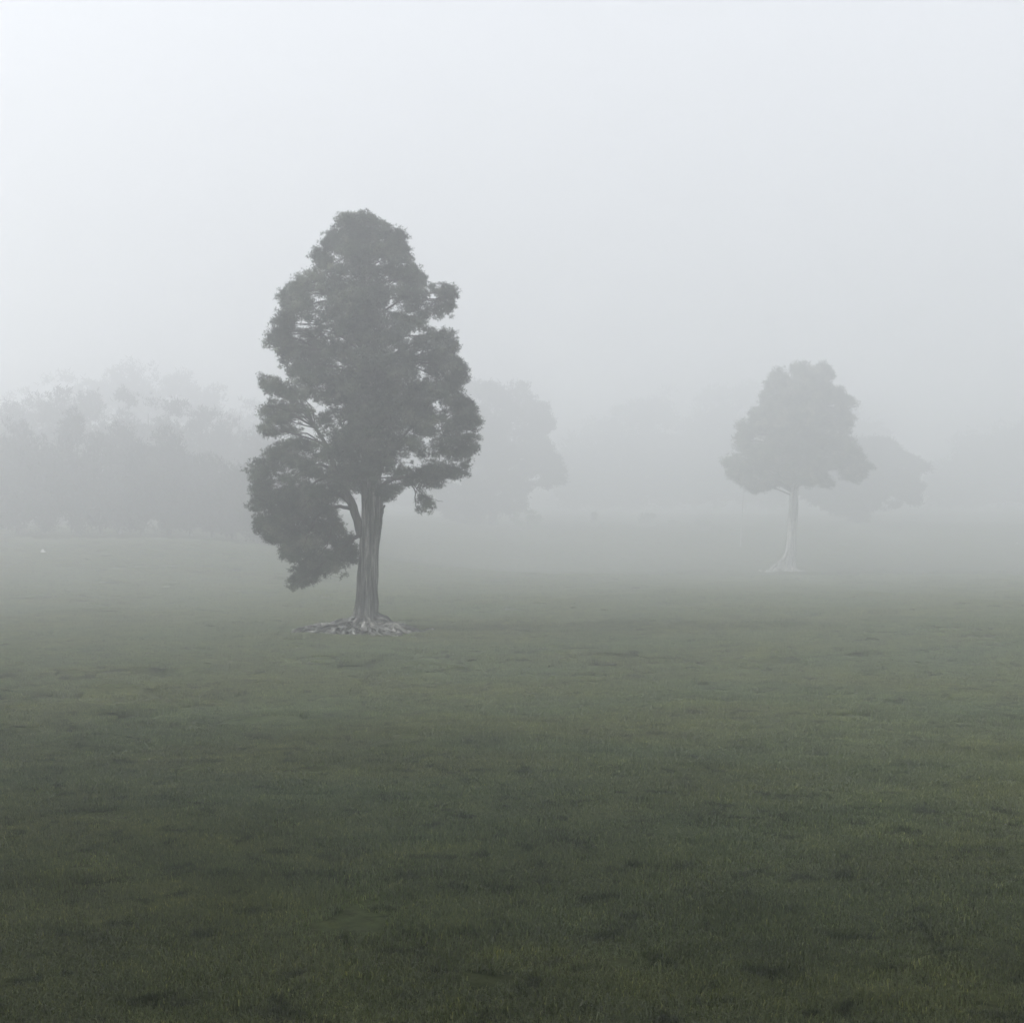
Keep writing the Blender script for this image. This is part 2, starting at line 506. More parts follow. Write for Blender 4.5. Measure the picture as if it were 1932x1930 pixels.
def grow_tree(name, label, cat, group, px, Y, polys, trunk_px, trunk_r, mats, pads, pad_size, leaf, per_pad,
              limbs=(), holes=(), seed=1, depth=0.85, sides=24, trunk_fun=None, branch_r=0.07, n_branch=None,
              top_thin=0.0, part_branch=True, mid_y=0.0, upleaf=0.25, cov=1.0, stretch=1.0, K=1.0, nfrom=0.2, thr=-0.12, edge=0.12, flat=0.55, hs=1.0, tuft=None, thin0=0.45):
    """polys: crown outlines in picture units, turned into metres at distance Y and given a full round depth"""
    leafm, barkm = mats
    r = np.random.default_rng(seed)
    pad_size *= K; branch_r *= K; leaf = (leaf[0] * K, leaf[1] * K, leaf[2]); trunk_r = [q * K for q in trunk_r]
    X0 = wx(px, Y); Z0 = float(gh(X0, Y, False))
    root = empty(name, (X0, Y, Z0))
    tag(root, label, cat, group)
    def loc(p): return (wx(p[0], Y) - X0, wz(p[1], Y) - Z0)
    # trunk
    tp = np.array([(loc(p)[0], (p[2] if len(p) > 2 else 0.0), loc(p)[1]) for p in trunk_px])
    tp[0, 2] = min(tp[0, 2], -0.15)
    n = 90 if sides > 16 else 14
    P = spline(tp, n)
    Rr = np.interp(np.linspace(0, 1, n), np.linspace(0, 1, len(trunk_r)), trunk_r)
    V, T = tube(P, Rr, sides, 0.10, seed, trunk_fun)
    mesh_obj('trunk', V, T, barkm, root, smooth=True)
    nodes = [P[int(n * nfrom):]]; nr = [Rr[int(n * nfrom):]]
    for lp, lr in limbs:
        lp3 = np.array([(loc(p)[0], p[2] * K, loc(p)[1]) for p in lp]); lr = [q * K for q in lr]
        LP = spline(lp3, 18)
        LP = LP + r.normal(size=LP.shape) * 0.014 * K
        V, T = tube(LP, lr, 9, 0.15, seed + 5)
        mesh_obj('branch', V, T, M_twig if lr[0] < 0.06 else M_limb, root, smooth=True)
        nodes.append(LP[3:]); nr.append(np.interp(np.linspace(0, 1, 18), np.linspace(0, 1, len(lr)), lr)[3:])
    nodes = np.concatenate(nodes); nr = np.concatenate(nr)
    # crown
    br = Acc(); LV = []; LO = []; LT = []
    areas = []
    wp = []
    for poly in polys:
        q = np.array([loc(p) for p in poly]); wp.append(q)
        a = 0.5 * abs(np.dot(q[:, 0], np.roll(q[:, 1], 1)) - np.dot(q[:, 1], np.roll(q[:, 0], 1))); areas.append(a)
    tot = sum(areas)
    hol = [(*loc((h[0], h[1])), h[2] * hs / F * Y, h[3] * hs / F * Y) for h in holes]
    ztop = max(q[:, 1].max() for q in wp); zbot = min(q[:, 1].min() for q in wp)
    for q, a in zip(wp, areas):
        np_ = max(3, int(pads * a / tot)); k = 0; tries = 0
        q_in = q.mean(0) + (q - q.mean(0)) * 0.97
        zs_ = np.linspace(q[:, 1].min() + 1e-3, q[:, 1].max() - 1e-3, 40)
        hws = np.array([(lambda s: (s[1] - s[0]) / 2 if s else 0.1)(spans(q, z)) for z in zs_])
        hws = np.convolve(np.pad(hws, 3, 'edge'), np.ones(7) / 7, 'valid')
        while k < np_ and tries < np_ * 40:
            tries += 1
            z = r.uniform(q[:, 1].min(), q[:, 1].max())
            s = spans(q, z)
            if not s: continue
            c = (s[0] + s[1]) / 2; w = (s[1] - s[0]) / 2
            if r.random() > w / hws.max() + 0.15: continue
            dpt = float(np.interp(z, zs_, hws)) * depth
            ph = r.uniform(0, 2 * math.pi); rad = r.uniform(0.15, 1.0) ** 0.45
            rim = r.random() < 0.42
            if rim: ph = (0 if r.random() < 0.5 else math.pi) + r.normal() * 0.4; rad = r.uniform(0.78, 1.0)
            if not rim and r.random() < 0.45: ph = math.pi / 2 * (1 if r.random() < 0.35 else -1) + r.normal() * 0.35; rad = r.uniform(0.3, 0.95)
            x = c + w * rad * math.cos(ph); y = mid_y + dpt * rad * math.sin(ph)
            ps = pad_size * (r.uniform(0.45, 0.8) if rim else r.uniform(0.65, 1.25))
            # keep pads inside so the outline stays that of the tree
            x = min(max(x, s[0] + ps * 0.45), s[1] - ps * 0.45) if w > ps * 0.5 else c
            if not in_poly(np.array([x]), np.array([z]), q)[0]: continue
            frac = (z - zbot) / (ztop - zbot)
            if r.random() < top_thin * max(0, frac - thin0) / (1 - thin0): continue
            k += 1
            cen = np.array([x, y, z])
            m = int(per_pad * cov * (ps / pad_size) ** 2)
            nt_ = max(1, int(tuft[0])) if tuft else 1; m = max(6, m // nt_)
            u = r.normal(size=(m, 3)); u /= np.linalg.norm(u, axis=1)[:, None]
            u[:, 2] = np.where(u[:, 2] < -0.35, -u[:, 2], u[:, 2])
            rr = r.random(m) ** 0.35
            sc3 = np.array([ps, ps, ps * flat * stretch])
            pts = cen + u * rr[:, None] * sc3
            # ragged lumps inside each pad
            fz = noise3(pts[:, 0] / (pad_size * 0.16), pts[:, 1] / (pad_size * 0.16), pts[:, 2] / (pad_size * 0.16), seed + 3)
            pts = pts + u * (fz * 0.55 * ps)[:, None]
            nn = noise3(pts[:, 0] / (pad_size * 0.42), pts[:, 1] / (pad_size * 0.42), pts[:, 2] / (pad_size * 0.46), seed)
            ok = nn > thr
            jit = r.normal(size=(m, 2)) * pad_size * edge
            ok &= in_poly(pts[:, 0] + jit[:, 0], pts[:, 2] + jit[:, 1], q)
            for hx, hz, hw, hh in hol:
                inside = ((pts[:, 0] - hx) / hw) ** 2 + ((pts[:, 2] - hz) / hh) ** 2 < 1 + 0.8 * (r.random(m) - 0.5)
                ok &= ~(inside & (r.random(m) < 0.93))
            o_ = (u * 0.8 + np.array([np.sign(x - c) * 0.25, 0, 0.1]))[ok]; pts = pts[ok]; tv = 0.45 * r.random() + 0.55 * r.random(len(pts))
            if tuft:                                            # every point becomes a small dense tuft of shoots
                pts = np.repeat(pts, nt_, 0); o_ = np.repeat(o_, nt_, 0); tv = np.repeat(tv, nt_)
                g_ = r.normal(size=pts.shape); g_ /= np.linalg.norm(g_, axis=1)[:, None]; g_ *= (r.random(len(pts)) ** 0.4)[:, None]
                ts = tuft[1] * K * np.repeat(r.uniform(0.6, 1.3, len(pts) // nt_), nt_)[:, None]
                pts = pts + g_ * ts * np.array([1.1, 1.1, 0.8]); o_ = o_ * 0.5 + g_ * 0.9
            LV.append(pts); LO.append(o_); LT.append(tv)
            if n_branch is None or k % n_branch == 0:
                d = np.linalg.norm((nodes - cen) * np.array([1, 1, 1.0]), axis=1)
                want = np.where(nodes[:, 2] > z + 0.1 * d, 1.4, 1.0)
                b = int(np.argmin(d * want + np.abs(nodes[:, 2] - np.maximum(z - 0.3 * d, nodes[:, 2].min() + 0.08 * d)) * 0.9))
                A = nodes[b]; L_ = np.linalg.norm(cen - A)
                if L_ > 0.2 * K:
                    m1 = A + (cen - A) * 0.4 + np.array([0, 0, 0.16 * L_ * (1 if cen[2] > A[2] - 0.4 else 0.6)]) + r.normal(size=3) * 0.07 * L_
                    m2 = A + (cen - A) * 0.75 + np.array([0, 0, 0.10 * L_]) + r.normal(size=3) * 0.05 * L_
                    B = spline([A, m1, m2, cen], 9)
                    hid = not in_poly(B[3:, 0], B[3:, 2], q).all()
                    r0 = min(nr[b] * 0.6, branch_r * (0.45 + 0.2 * L_))
                    if not hid: br.add(*tube(B, [r0, r0 * 0.3], 5))
                    for _ in range(4):
                        e = cen + r.normal(size=3) * sc3 * 0.5
                        if not in_poly(np.array([e[0]]), np.array([e[2]]), q)[0]: continue
                        st = cen if hid else B[r.integers(4, 8)]
                        B2 = spline([st, (st + e) / 2 + r.normal(size=3) * 0.1 * ps, e], 5)
                        br.add(*tube(B2, [r0 * 0.35, r0 * 0.12], 4, cap=False))
    if br.n and part_branch:
        V, T = br.out(); mesh_obj('branching', V, T, M_twig, root)
    C = np.concatenate(LV); O = np.concatenate(LO)
    V, T, var = leaf_tris(C, O, leaf[0], leaf[1], leaf[2], seed + 9, upleaf)
    var = 0.5 * var + 0.5 * np.repeat(np.concatenate(LT), leaf[2] * 3)
    mesh_obj('crown', V, T, leafm, root, attr={'var': var})
    print(name, 'leaves', len(T))
    return root


M_limb = make_bark_mat('limb_bark', (0.03, 0.028, 0.027), (0.065, 0.062, 0.06), (0.13, 0.125, 0.12))

T1_main = [(658, 409), (648, 413), (640, 418), (623, 422), (620, 449), (603, 458), (596, 462), (591, 478), (589, 495), (597, 508),
           (585, 513), (569, 517), (560, 533), (545, 540), (536, 549), (531, 563), (528, 577), (533, 598), (524, 608), (514, 617), (507, 632), (498, 645), (503, 656),
           (512, 664), (528, 661), (525, 680), (525, 694), (538, 697), (550, 690), (560, 686), (566, 694), (545, 702), (532, 712), (515, 710), (498, 708), (495, 722), (495, 737), (515, 746),
           (533, 752), (510, 758), (495, 767), (490, 781), (493, 800), (493, 827), (500, 838), (506, 846), (497, 862), (487, 873), (472, 884), (463, 895), (474, 920),
           (487, 936), (478, 950), (476, 963), (477, 985), (482, 1004), (495, 1016), (506, 1023), (522, 1029), (536, 1026), (552, 1024), (570, 1012), (598, 1000), (620, 985), (636, 965),
           (652, 935), (668, 932), (683, 938), (700, 925), (712, 930), (727, 947), (745, 947), (751, 930), (770, 922), (786, 927), (805, 922),
           (827, 922), (836, 912), (849, 906), (866, 906), (882, 898), (892, 882), (889, 872), (895, 865), (900, 850), (906, 828), (901, 812), (908, 797), (906, 787), (898, 776), (895, 767), (884, 751), (874, 745),
           (884, 735), (884, 726), (890, 715), (892, 707), (881, 696), (870, 686), (863, 680), (858, 672), (867, 661), (862, 650), (865, 639), (856, 628), (843, 620), (832, 624), (822, 622), (810, 617), (806, 604),
           (815, 596), (835, 593), (848, 592), (860, 588), (861, 575), (868, 560), (865, 550), (852, 545), (841, 538), (826, 543), (805, 545), (806, 533), (805, 517), (795, 512), (786, 503),
           (780, 490), (770, 476), (766, 462), (770, 449), (764, 440), (756, 438), (748, 446), (737, 446), (740, 435), (728, 426), (710, 418), (706, 412), (686, 408), (675, 414)]
T1_low = [(631, 968), (642, 985), (650, 1004), (662, 1008), (672, 1031), (672, 1067), (664, 1094), (655, 1088), (640, 1078), (623, 1086),
          (596, 1099), (561, 1117), (542, 1102), (555, 1088), (566, 1080), (545, 1072), (523, 1064), (533, 1045), (541, 1022), (565, 1000), (600, 985), (618, 968)]
T1_hang = [(786, 935), (800, 928), (812, 940), (819, 960), (818, 974), (806, 975), (797, 984), (790, 972), (781, 968), (788, 950)]
T1_holes = [(655, 535, 14, 6), (682, 545, 6, 13), (723, 541, 7, 6), (755, 577, 13, 5), (708, 468, 6, 9), (680, 480, 5, 6), (665, 564, 12, 5), (640, 574, 8, 6), (780, 590, 18, 5), (790, 602, 16, 6),
            (718, 677, 11, 7), (755, 658, 12, 6), (710, 645, 4, 8), (672, 700, 9, 8), (780, 697, 10, 6), (773, 754, 12, 4), (600, 752, 20, 4), (545, 672, 12, 8), (820, 800, 5, 10), (725, 798, 10, 5),
            (690, 655, 4, 8), (650, 640, 6, 4), (835, 862, 12, 5), (810, 880, 8, 7), (612, 840, 7, 4), (630, 905, 16, 9), (640, 870, 8, 4), (655, 925, 9, 11), (745, 905, 12, 5), (585, 965, 8, 4),
            (575, 820, 7, 4), (530, 880, 6, 3), (845, 690, 12, 5), (850, 745, 12, 4), (640, 945, 12, 8), (560, 600, 8, 4), (625, 520, 10, 3), (730, 705, 5, 4), (800, 560, 10, 4), (870, 800, 8, 3)]


def t1_flute(rr, th, P):
    z = P[:, 2][:, None] / 0.648; t = th[None, :]
    base = np.exp(-np.clip(z, 0, 99) / 0.9)
    amp = 0.12 + 0.17 * base
    w = t + 0.12 * np.sin(z * 0.6) + 0.05 * z
    f = (np.abs(np.sin(w * 3.5 + 0.4)) ** 0.6 - 0.6) * 0.8 + 0.45 * np.cos(w * 11 + 1.3 + 0.3 * np.sin(z)) + 0.3 * np.cos(w * 19 + 0.5 * z * 0.3)
    return rr * (1 + amp * f)


t1 = grow_tree('totara_tree', 'tall dark conifer with fluted grey trunk and bare gnarled roots, nearest tree in the field', 'tree', 'lone trees in the pasture',
               691, 35.0, [T1_main, T1_low, T1_hang],
               [(691, 1196), (690, 1185), (690.5, 1172), (691, 1150), (693, 1110), (696, 1045), (701, 990), (702, 947), (701, 900), (698, 820), (695, 740), (692, 660), (691, 580), (690, 500), (687, 430)],
               [0.86, 0.60, 0.47, 0.40, 0.365, 0.345, 0.37, 0.38, 0.33, 0.26, 0.21, 0.17, 0.12, 0.08, 0.03],
               (M_leaf, M_bark), 920, 0.56, (0.085, 0.012, 5), 400, K=0.648, nfrom=0.37, thr=-0.18, edge=0.06, flat=0.8, hs=0.42, tuft=(11, 0.15),
               limbs=[([(682, 1012, -0.1), (672, 970, -0.2), (660, 940, -0.3), (645, 914, -0.4), (634, 888, -0.5), (625, 850, -0.6), (600, 810, -0.9)], [0.17, 0.15, 0.12, 0.05]),
                      ([(678, 990, -0.2), (664, 952, -0.4), (645, 934, -0.6), (618, 932, -0.9), (590, 948, -1.2), (560, 975, -1.4)], [0.13, 0.10, 0.07, 0.03]),
                      ([(648, 918, -0.4), (630, 900, -0.6), (608, 906, -0.8), (585, 925, -1.0)], [0.085, 0.06, 0.03]),
                      ([(637, 895, -0.5), (618, 880, -0.7), (595, 878, -0.9), (560, 885, -1.2)], [0.075, 0.05, 0.02]),
                      ([(670, 962, -0.3), (650, 956, -0.5), (628, 959, -0.6), (608, 970, -0.8), (590, 1000, -0.9), (580, 1030, -1.0)], [0.08, 0.06, 0.04, 0.015]),
                      ([(681, 1010, -0.2), (667, 1017, -0.35), (645, 1034, -0.5), (620, 1055, -0.6), (585, 1082, -0.7), (560, 1100, -0.8)], [0.085, 0.06, 0.04, 0.015]),
                      ([(628, 960, -0.6), (632, 990, -0.7), (620, 1030, -0.8), (600, 1060, -0.8)], [0.035, 0.025, 0.012]),
                      ([(714, 1010, -0.1), (718, 990, -0.1), (720, 972, -0.1), (725, 955, -0.1)], [0.075, 0.06, 0.04]),
                      ([(706, 930, 0), (732, 909, -0.1), (756, 902, -0.2), (790, 900, -0.3), (830, 880, -0.4)], [0.10, 0.07, 0.05, 0.02]),
                      ([(762, 902, -0.2), (778, 915, -0.2), (784, 931, -0.2), (785, 952, -0.2), (797, 974, -0.2)], [0.03, 0.022, 0.008]),
                      ([(778, 912, -0.2), (795, 930, -0.3), (812, 940, -0.3), (838, 947, -0.3)], [0.025, 0.016, 0.006]),
                      ([(690, 940, -0.2), (684, 900, -0.6), (668, 850, -1.0), (650, 800, -1.3)], [0.15, 0.10, 0.04]),
                      ([(702, 930, 0.1), (715, 890, 0.2), (745, 840, 0.2), (790, 790, 0.2)], [0.14, 0.09, 0.03])],
               holes=T1_holes, seed=11, sides=72, trunk_fun=t1_flute, branch_r=0.05, top_thin=0.0, n_branch=5)


def build_roots(parent, Y, px, n, ext_l, ext_r, ext_y, r0, mat, seed, h0=0.5, thick=0.13, spread=None):
    r = np.random.default_rng(seed)
    acc = Acc()
    X0 = wx(px, Y); Z0 = float(gh(X0, Y, False))
    for k in range(n):
        th = r.uniform(0, 2 * math.pi)
        ex = ext_r if math.cos(th) > 0 else ext_l
        end = r.uniform(0.4, 1.05)
        e = np.array([math.cos(th) * ex * end, math.sin(th) * ext_y * end])
        s = np.array([math.cos(th), math.sin(th)]) * r0 * r.uniform(0.7, 1.2)
        m = 22
        u = np.linspace(0, 1, m)[:, None]
        p2 = s + (e - s) * u
        perp = np.array([-math.sin(th), math.cos(th)])
        ph = r.uniform(0, 6.28); fr = r.uniform(1.2, 3.2)
        p2 = p2 + perp * (np.sin(u * 6.28 * fr / 2 + ph) - math.sin(ph)) * r.uniform(0.08, 0.30) * np.sqrt(u)
        p2 = p2 + r.normal(size=p2.shape) * 0.015
        g = gh(p2[:, 0] + X0, p2[:, 1] + Y) - Z0
        rad = thick * r.uniform(0.35, 1.2) * (1 - 0.6 * u[:, 0]) * (1 + 0.18 * np.sin(u[:, 0] * r.uniform(8, 22) + ph))
        hz = h0 * r.uniform(0.05, 1.0) * (1 - u[:, 0]) ** r.uniform(1.6, 5) + r.uniform(0.02, 0.18) * np.clip(np.sin(u[:, 0] * r.uniform(4, 13) + ph * 2), -0.5, 1) * (1 - u[:, 0] * 0.6)
        z = g + rad * 0.35 + hz
        z[-3:] -= np.array([0.02, 0.05, 0.09]) * 0.8
        rf = lambda rr, t_, P_, ph=ph: rr * (1 + 0.22 * np.sin(3 * t_[None] + ph + np.arange(len(P_))[:, None] * 0.25) + 0.12 * np.sin(7 * t_[None] + ph * 3))
        acc.add(*tube(np.column_stack([p2, z]), rad, 12, 0.22, seed + k, rf))
    V, T = acc.out()
    return mesh_obj('root_mass', V, T, mat, parent, smooth=True)


build_roots(t1, 35.0, 691, 250, 2.3, 1.85, 1.75, 0.24, M_root, 5, h0=0.30, thick=0.062)
# a burl at the foot of the trunk on the left, and one long root running out to the left
rr_ = np.random.default_rng(3)
for (bx_, by_, bz_, br_) in ((-0.26, -0.15, 0.16, 0.15), (-0.20, -0.30, 0.10, 0.12), (0.62, -0.35, 0.08, 0.12)):
    P_ = np.array([(bx_ - 0.03, by_, bz_ - 0.2), (bx_ - 0.02, by_, bz_ - 0.05), (bx_, by_, bz_ + 0.04), (bx_ + 0.02, by_, bz_ + 0.10), (bx_ + 0.03, by_, bz_ + 0.13)])
    V, T = tube(spline(P_, 14), [br_ * 0.8, br_, br_ * 0.9, br_ * 0.6, br_ * 0.3], 18, 0.5, 17)
    mesh_obj('burl', V, T, M_root, t1, smooth=True)

T2_main = [(1506, 687), (1493, 695), (1490, 711), (1482, 712), (1476, 699), (1462, 696), (1453, 699), (1448, 720), (1441, 734), (1439, 755), (1446, 764), (1430, 772), (1418, 778),
           (1421, 790), (1400, 794), (1386, 799), (1393, 811), (1386, 822), (1381, 836), (1386, 848), (1383, 857), (1367, 869), (1374, 885), (1372, 897), (1390, 911), (1409, 922), (1425, 927),
           (1453, 922), (1486, 913), (1505, 914), (1513, 927), (1518, 915), (1544, 906), (1551, 916), (1558, 922), (1572, 922), (1574, 912), (1560, 903), (1552, 893), (1566, 887), (1576, 885), (1586, 897), (1594, 908), (1606, 915),
           (1627, 908), (1627, 897), (1639, 887), (1637, 874), (1627, 855), (1616, 841), (1605, 834), (1592, 826), (1600, 820), (1611, 822), (1613, 804), (1617, 791), (1606, 783), (1609, 769), (1604, 757), (1590, 753),
           (1592, 743), (1585, 734), (1565, 732), (1562, 723), (1571, 709), (1569, 695), (1553, 688), (1530, 697), (1523, 702), (1513, 690)]


def t2_flute(rr, th, P):
    z = P[:, 2][:, None]; t = th[None, :]
    base = np.exp(-np.clip(z, 0, 99) / 1.1)
    f = np.cos(t * 4 + 0.8 + 0.1 * z) * 0.6 + 0.4 * np.cos(t * 9 + 2)
    return rr * (1 + (0.06 + 0.22 * base) * f)


t2 = grow_tree('totara_tree', 'smaller fog-paled tree with slender curved pale trunk and buttressed foot, right side of the field', 'tree', 'lone trees in the pasture',
               1488, 112.0, [T2_main],
               [(1484, 1082), (1488, 1070), (1491.5, 1050), (1493.5, 1024), (1495, 1000), (1497, 960), (1499, 920), (1502, 870), (1506, 800), (1510, 740), (1510, 700)],
               [0.80, 0.48, 0.37, 0.335, 0.32, 0.31, 0.29, 0.23, 0.16, 0.09, 0.03],
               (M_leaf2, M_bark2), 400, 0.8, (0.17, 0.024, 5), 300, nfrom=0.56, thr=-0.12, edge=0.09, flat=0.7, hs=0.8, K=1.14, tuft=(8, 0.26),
               limbs=[([(1491, 1028, -0.1), (1484, 1043, -0.15), (1474, 1058, -0.2), (1460, 1068, -0.3), (1446, 1079, -0.4)], [0.06, 0.11, 0.15, 0.14, 0.07])],
               holes=[(1530, 727, 16, 8), (1446, 820, 9, 5), (1545, 790, 12, 5), (1546, 812, 8, 4), (1462, 745, 6, 8), (1430, 808, 5, 4), (1575, 893, 10, 4), (1590, 870, 6, 3)],
               seed=23, sides=40, trunk_fun=t2_flute, branch_r=0.06, n_branch=4, top_thin=0.3)
for c in t2.children:
    if c.name.startswith('branch.') or c.name == 'branch' or c.name.startswith('branch'):
        if not c.name.startswith('branching'):
            c.data.materials.clear(); c.data.materials.append(M_bark2); c.name = 'buttress'
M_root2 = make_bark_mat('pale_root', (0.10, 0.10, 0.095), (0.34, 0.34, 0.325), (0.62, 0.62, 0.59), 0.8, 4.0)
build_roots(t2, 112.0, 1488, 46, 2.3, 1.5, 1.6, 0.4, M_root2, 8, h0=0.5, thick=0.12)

# --- the big faint tree behind the near one
grow_tree('broad_tree', 'broad leafy tree fading in fog just right behind the near tree', 'tree', 'far trees across the field',
          930, 172.0, [[(840, 760), (862, 735), (892, 718), (912, 727), (931, 722), (950, 732), (967, 722), (984, 724), (996, 725), (1000, 745), (1020, 756), (1035, 763), (1037, 790), (1050, 801), (1036, 815),
                        (1032, 828), (1046, 850), (1058, 862), (1068, 873), (1066, 888), (1075, 902), (1068, 918), (1050, 915), (1030, 925), (1010, 914), (998, 925), (999, 945), (992, 963), (960, 974),
                        (940, 985), (900, 992), (850, 985), (822, 960), (812, 900), (822, 830)]],
          [(930, 1000), (930, 960), (932, 900), (935, 800), (935, 740)], [0.8, 0.55, 0.45, 0.3, 0.1],
          (M_far, M_twig), 300, 1.9, (0.5, 0.09, 4), 150, K=0.86, thr=-0.25, flat=0.8, seed=31, sides=8, branch_r=0.10, n_branch=14, top_thin=0.3,
          holes=[(1000, 905, 18, 5), (1018, 897, 10, 4), (985, 870, 8, 4)])
grow_tree('broad_tree', 'low wide tree with a level skirt, faint behind the right lone tree', 'tree', 'far trees across the field',
          1618, 178.0, [[(1500, 880), (1530, 850), (1570, 835), (1612, 826), (1651, 830), (1670, 833), (1688, 838), (1696, 855), (1712, 862), (1727, 866), (1747, 886), (1736, 900), (1741, 919), (1730, 935), (1738, 950),
                         (1721, 956), (1705, 948), (1688, 962), (1672, 955), (1650, 964), (1637, 970), (1632, 985), (1604, 985), (1581, 975), (1545, 964), (1515, 940), (1500, 915)]],
          [(1618, 992), (1618, 960), (1618, 900), (1625, 850)], [0.9, 0.6, 0.4, 0.15],
          (M_far, M_twig), 260, 1.9, (0.5, 0.09, 4), 140, K=0.88, thr=-0.25, flat=0.8, seed=33, sides=8, branch_r=0.10, n_branch=14,
          holes=[(1690, 925, 20, 5), (1668, 935, 14, 4), (1700, 905, 10, 4)])


def blob_outline(cx, top, base, hw, seed, upright=False):
    r = np.random.default_rng(seed)
    n = 26; pts = []
    cy = (top + base) / 2; hh = (base - top) / 2
    for k in range(n):
        a = 2 * math.pi * k / n
        f = r.uniform(0.84, 1.08)
        ex = math.copysign(abs(math.sin(a)) ** (0.75 if upright else 0.9), math.sin(a))
        pts.append((cx + hw * ex * f, cy - hh * math.copysign(abs(math.cos(a)) ** 0.85, math.cos(a)) * f))
    return pts


def far_tree(cx, top, base, hw, Y, seed, label, group, cover=1.0, name='shelter_tree', trunk=10, mat=None):
    return grow_tree(name, label, 'tree', group, cx, Y, [blob_outline(cx, top - 8, base - trunk, hw, seed, True)],
                     [(cx, base + 3), (cx, base - trunk - 4), (cx, (top + base) / 2), (cx, top + (base - top) * 0.15)], [0.38, 0.30, 0.2, 0.06],
                     (mat or M_far, M_twig), int(46 * cover), 1.9, (0.6, 0.10, 4), 95, seed=seed, sides=7, branch_r=0.10, n_branch=16, thr=-0.22, edge=0.3,
                     top_thin=0.9, thin0=0.3, upleaf=0.9, stretch=2.0, K=Y / 200.0)


# --- shelterbelt on the left: a nearer row with bare feet, a taller row behind it
rs = np.random.default_rng(77)
def row_of_trees(items, Y0, jit, seed0, label, group, cover, trunk, name='shelter_tree'):
    for k, (cx, top, hw) in enumerate(items):
        Y = Y0 + rs.uniform(-jit, jit)
        base = HOR + (CAM_Z - float(gh(wx(cx, Y), Y, False))) * F / Y
        far_tree(cx, top, base, hw, Y, seed0 + k, label, group, cover, name, trunk)


row_of_trees([(-50, 810, 40), (-8, 830, 34), (34, 792, 38), (84, 826, 36), (146, 784, 42), (190, 826, 34), (226, 800, 36), (268, 842, 32), (318, 818, 38),
              (360, 862, 32), (402, 868, 30), (440, 880, 30), (480, 884, 30), (520, 892, 30), (562, 900, 28), (604, 905, 26)],
             105, 2.0, 100, 'dark low shelterbelt tree in the nearest row along the left edge of the field', 'front row of the left shelterbelt', 1.3, 4)
row_of_trees([(-40, 790, 44), (10, 768, 42), (62, 752, 42), (116, 748, 44), (170, 740, 44), (226, 736, 44), (280, 744, 44), (334, 756, 42), (388, 780, 42), (438, 800, 40), (488, 818, 40), (540, 846, 38)],
             134, 6, 130, 'mid height shelterbelt tree rising grey behind the dark low row on the left', 'middle row of the left shelterbelt', 1.4, 6)
row_of_trees([(40, 740, 60), (118, 714, 58), (190, 692, 56), (262, 684, 58), (338, 694, 56), (410, 728, 52), (470, 762, 48)],
             190, 5, 160, 'tallest pale tree melting into the fog behind the left shelterbelt', 'tall back row of the left shelterbelt', 1.5, 6)
# --- fog-blurred wood edge across the far side
row_of_trees([(1085, 835, 46), (1140, 790, 50), (1195, 745, 52), (1255, 750, 48), (1310, 815, 44), (1350, 735, 50), (1405, 728, 48), (1450, 800, 42),
                                   (1590, 770, 48), (1640, 800, 44), (1790, 880, 42), (1835, 822, 46), (1885, 812, 46), (1935, 800, 48), (1990, 790, 50), (760, 860, 50), (700, 850, 46), (640, 850, 46)],
             255, 8, 180, 'very faint tall tree in the fog across the far side of the field', 'faint trees beyond the far side', 1.5, 6, 'distant_tree')


# --- bushes at the far edge
def bush(cx, top, base, hw, Y, seed, label, mat, box=False):
    o = blob_outline(cx, top, base + 4, hw, seed)
    if box: o = [(cx - hw, top), (cx + hw, top + 2), (cx + hw, base + 2), (cx - hw, base + 2)]
    return grow_tree('bush', label, 'bush', None, cx, Y, [o], [(cx, base + 3), (cx, (top + base) / 2)], [0.12, 0.05],
                     (mat, M_twig), 12, 1.0, (0.35, 0.08, 4), 110, K=0.7, seed=seed, sides=6, branch_r=0.05, n_branch=4)


def base_row(px, Y): return HOR + (CAM_Z - float(gh(wx(px, Y), Y, False))) * F / Y


bush(995, 963, base_row(995, 162), 34, 162, 301, 'pale green rounded bush at the foot of the faint broad tree', M_bush)
bush(1221, 969, base_row(1221, 165), 14, 165, 302, 'square clipped dark bush standing alone at the far edge', M_mid, True)
bush(1327, 984, base_row(1327, 160), 15, 160, 303, 'small peaked bush left of the thin leaning pole', M_mid)
bush(1121, 968, base_row(1121, 166), 5, 166, 304, 'thin upright sapling bush between the faint broad tree and the square bush', M_mid)
bush(1270, 985, base_row(1270, 164), 9, 164, 305, 'low flat bush between the square bush and the peaked bush', M_mid)

# --- thin leaning pole
Yp = 140.0
zb = float(gh(wx(1397, Yp), Yp, False))
V, T = tube(spline([(0, 0, -0.3), (0.10, 0, 2.0), (0.22, 0, 3.9), (0.36, 0, 6.4)], 24), [0.045, 0.038, 0.028], 10)
pole = empty('pole', (wx(1397, Yp), Yp, zb)); mesh_obj('shaft', V, T, M_pole, pole, smooth=True)
V, T = tube(np.array([(0, 0, -0.3), (0, 0, 0.06), (0, 0, 0.12)]), [0.07, 0.065, 0.05], 10); mesh_obj('collar', V, T, M_pole, pole, smooth=True)
tag(pole, 'thin pale pole leaning slightly, left of the smaller lone tree', 'pole')


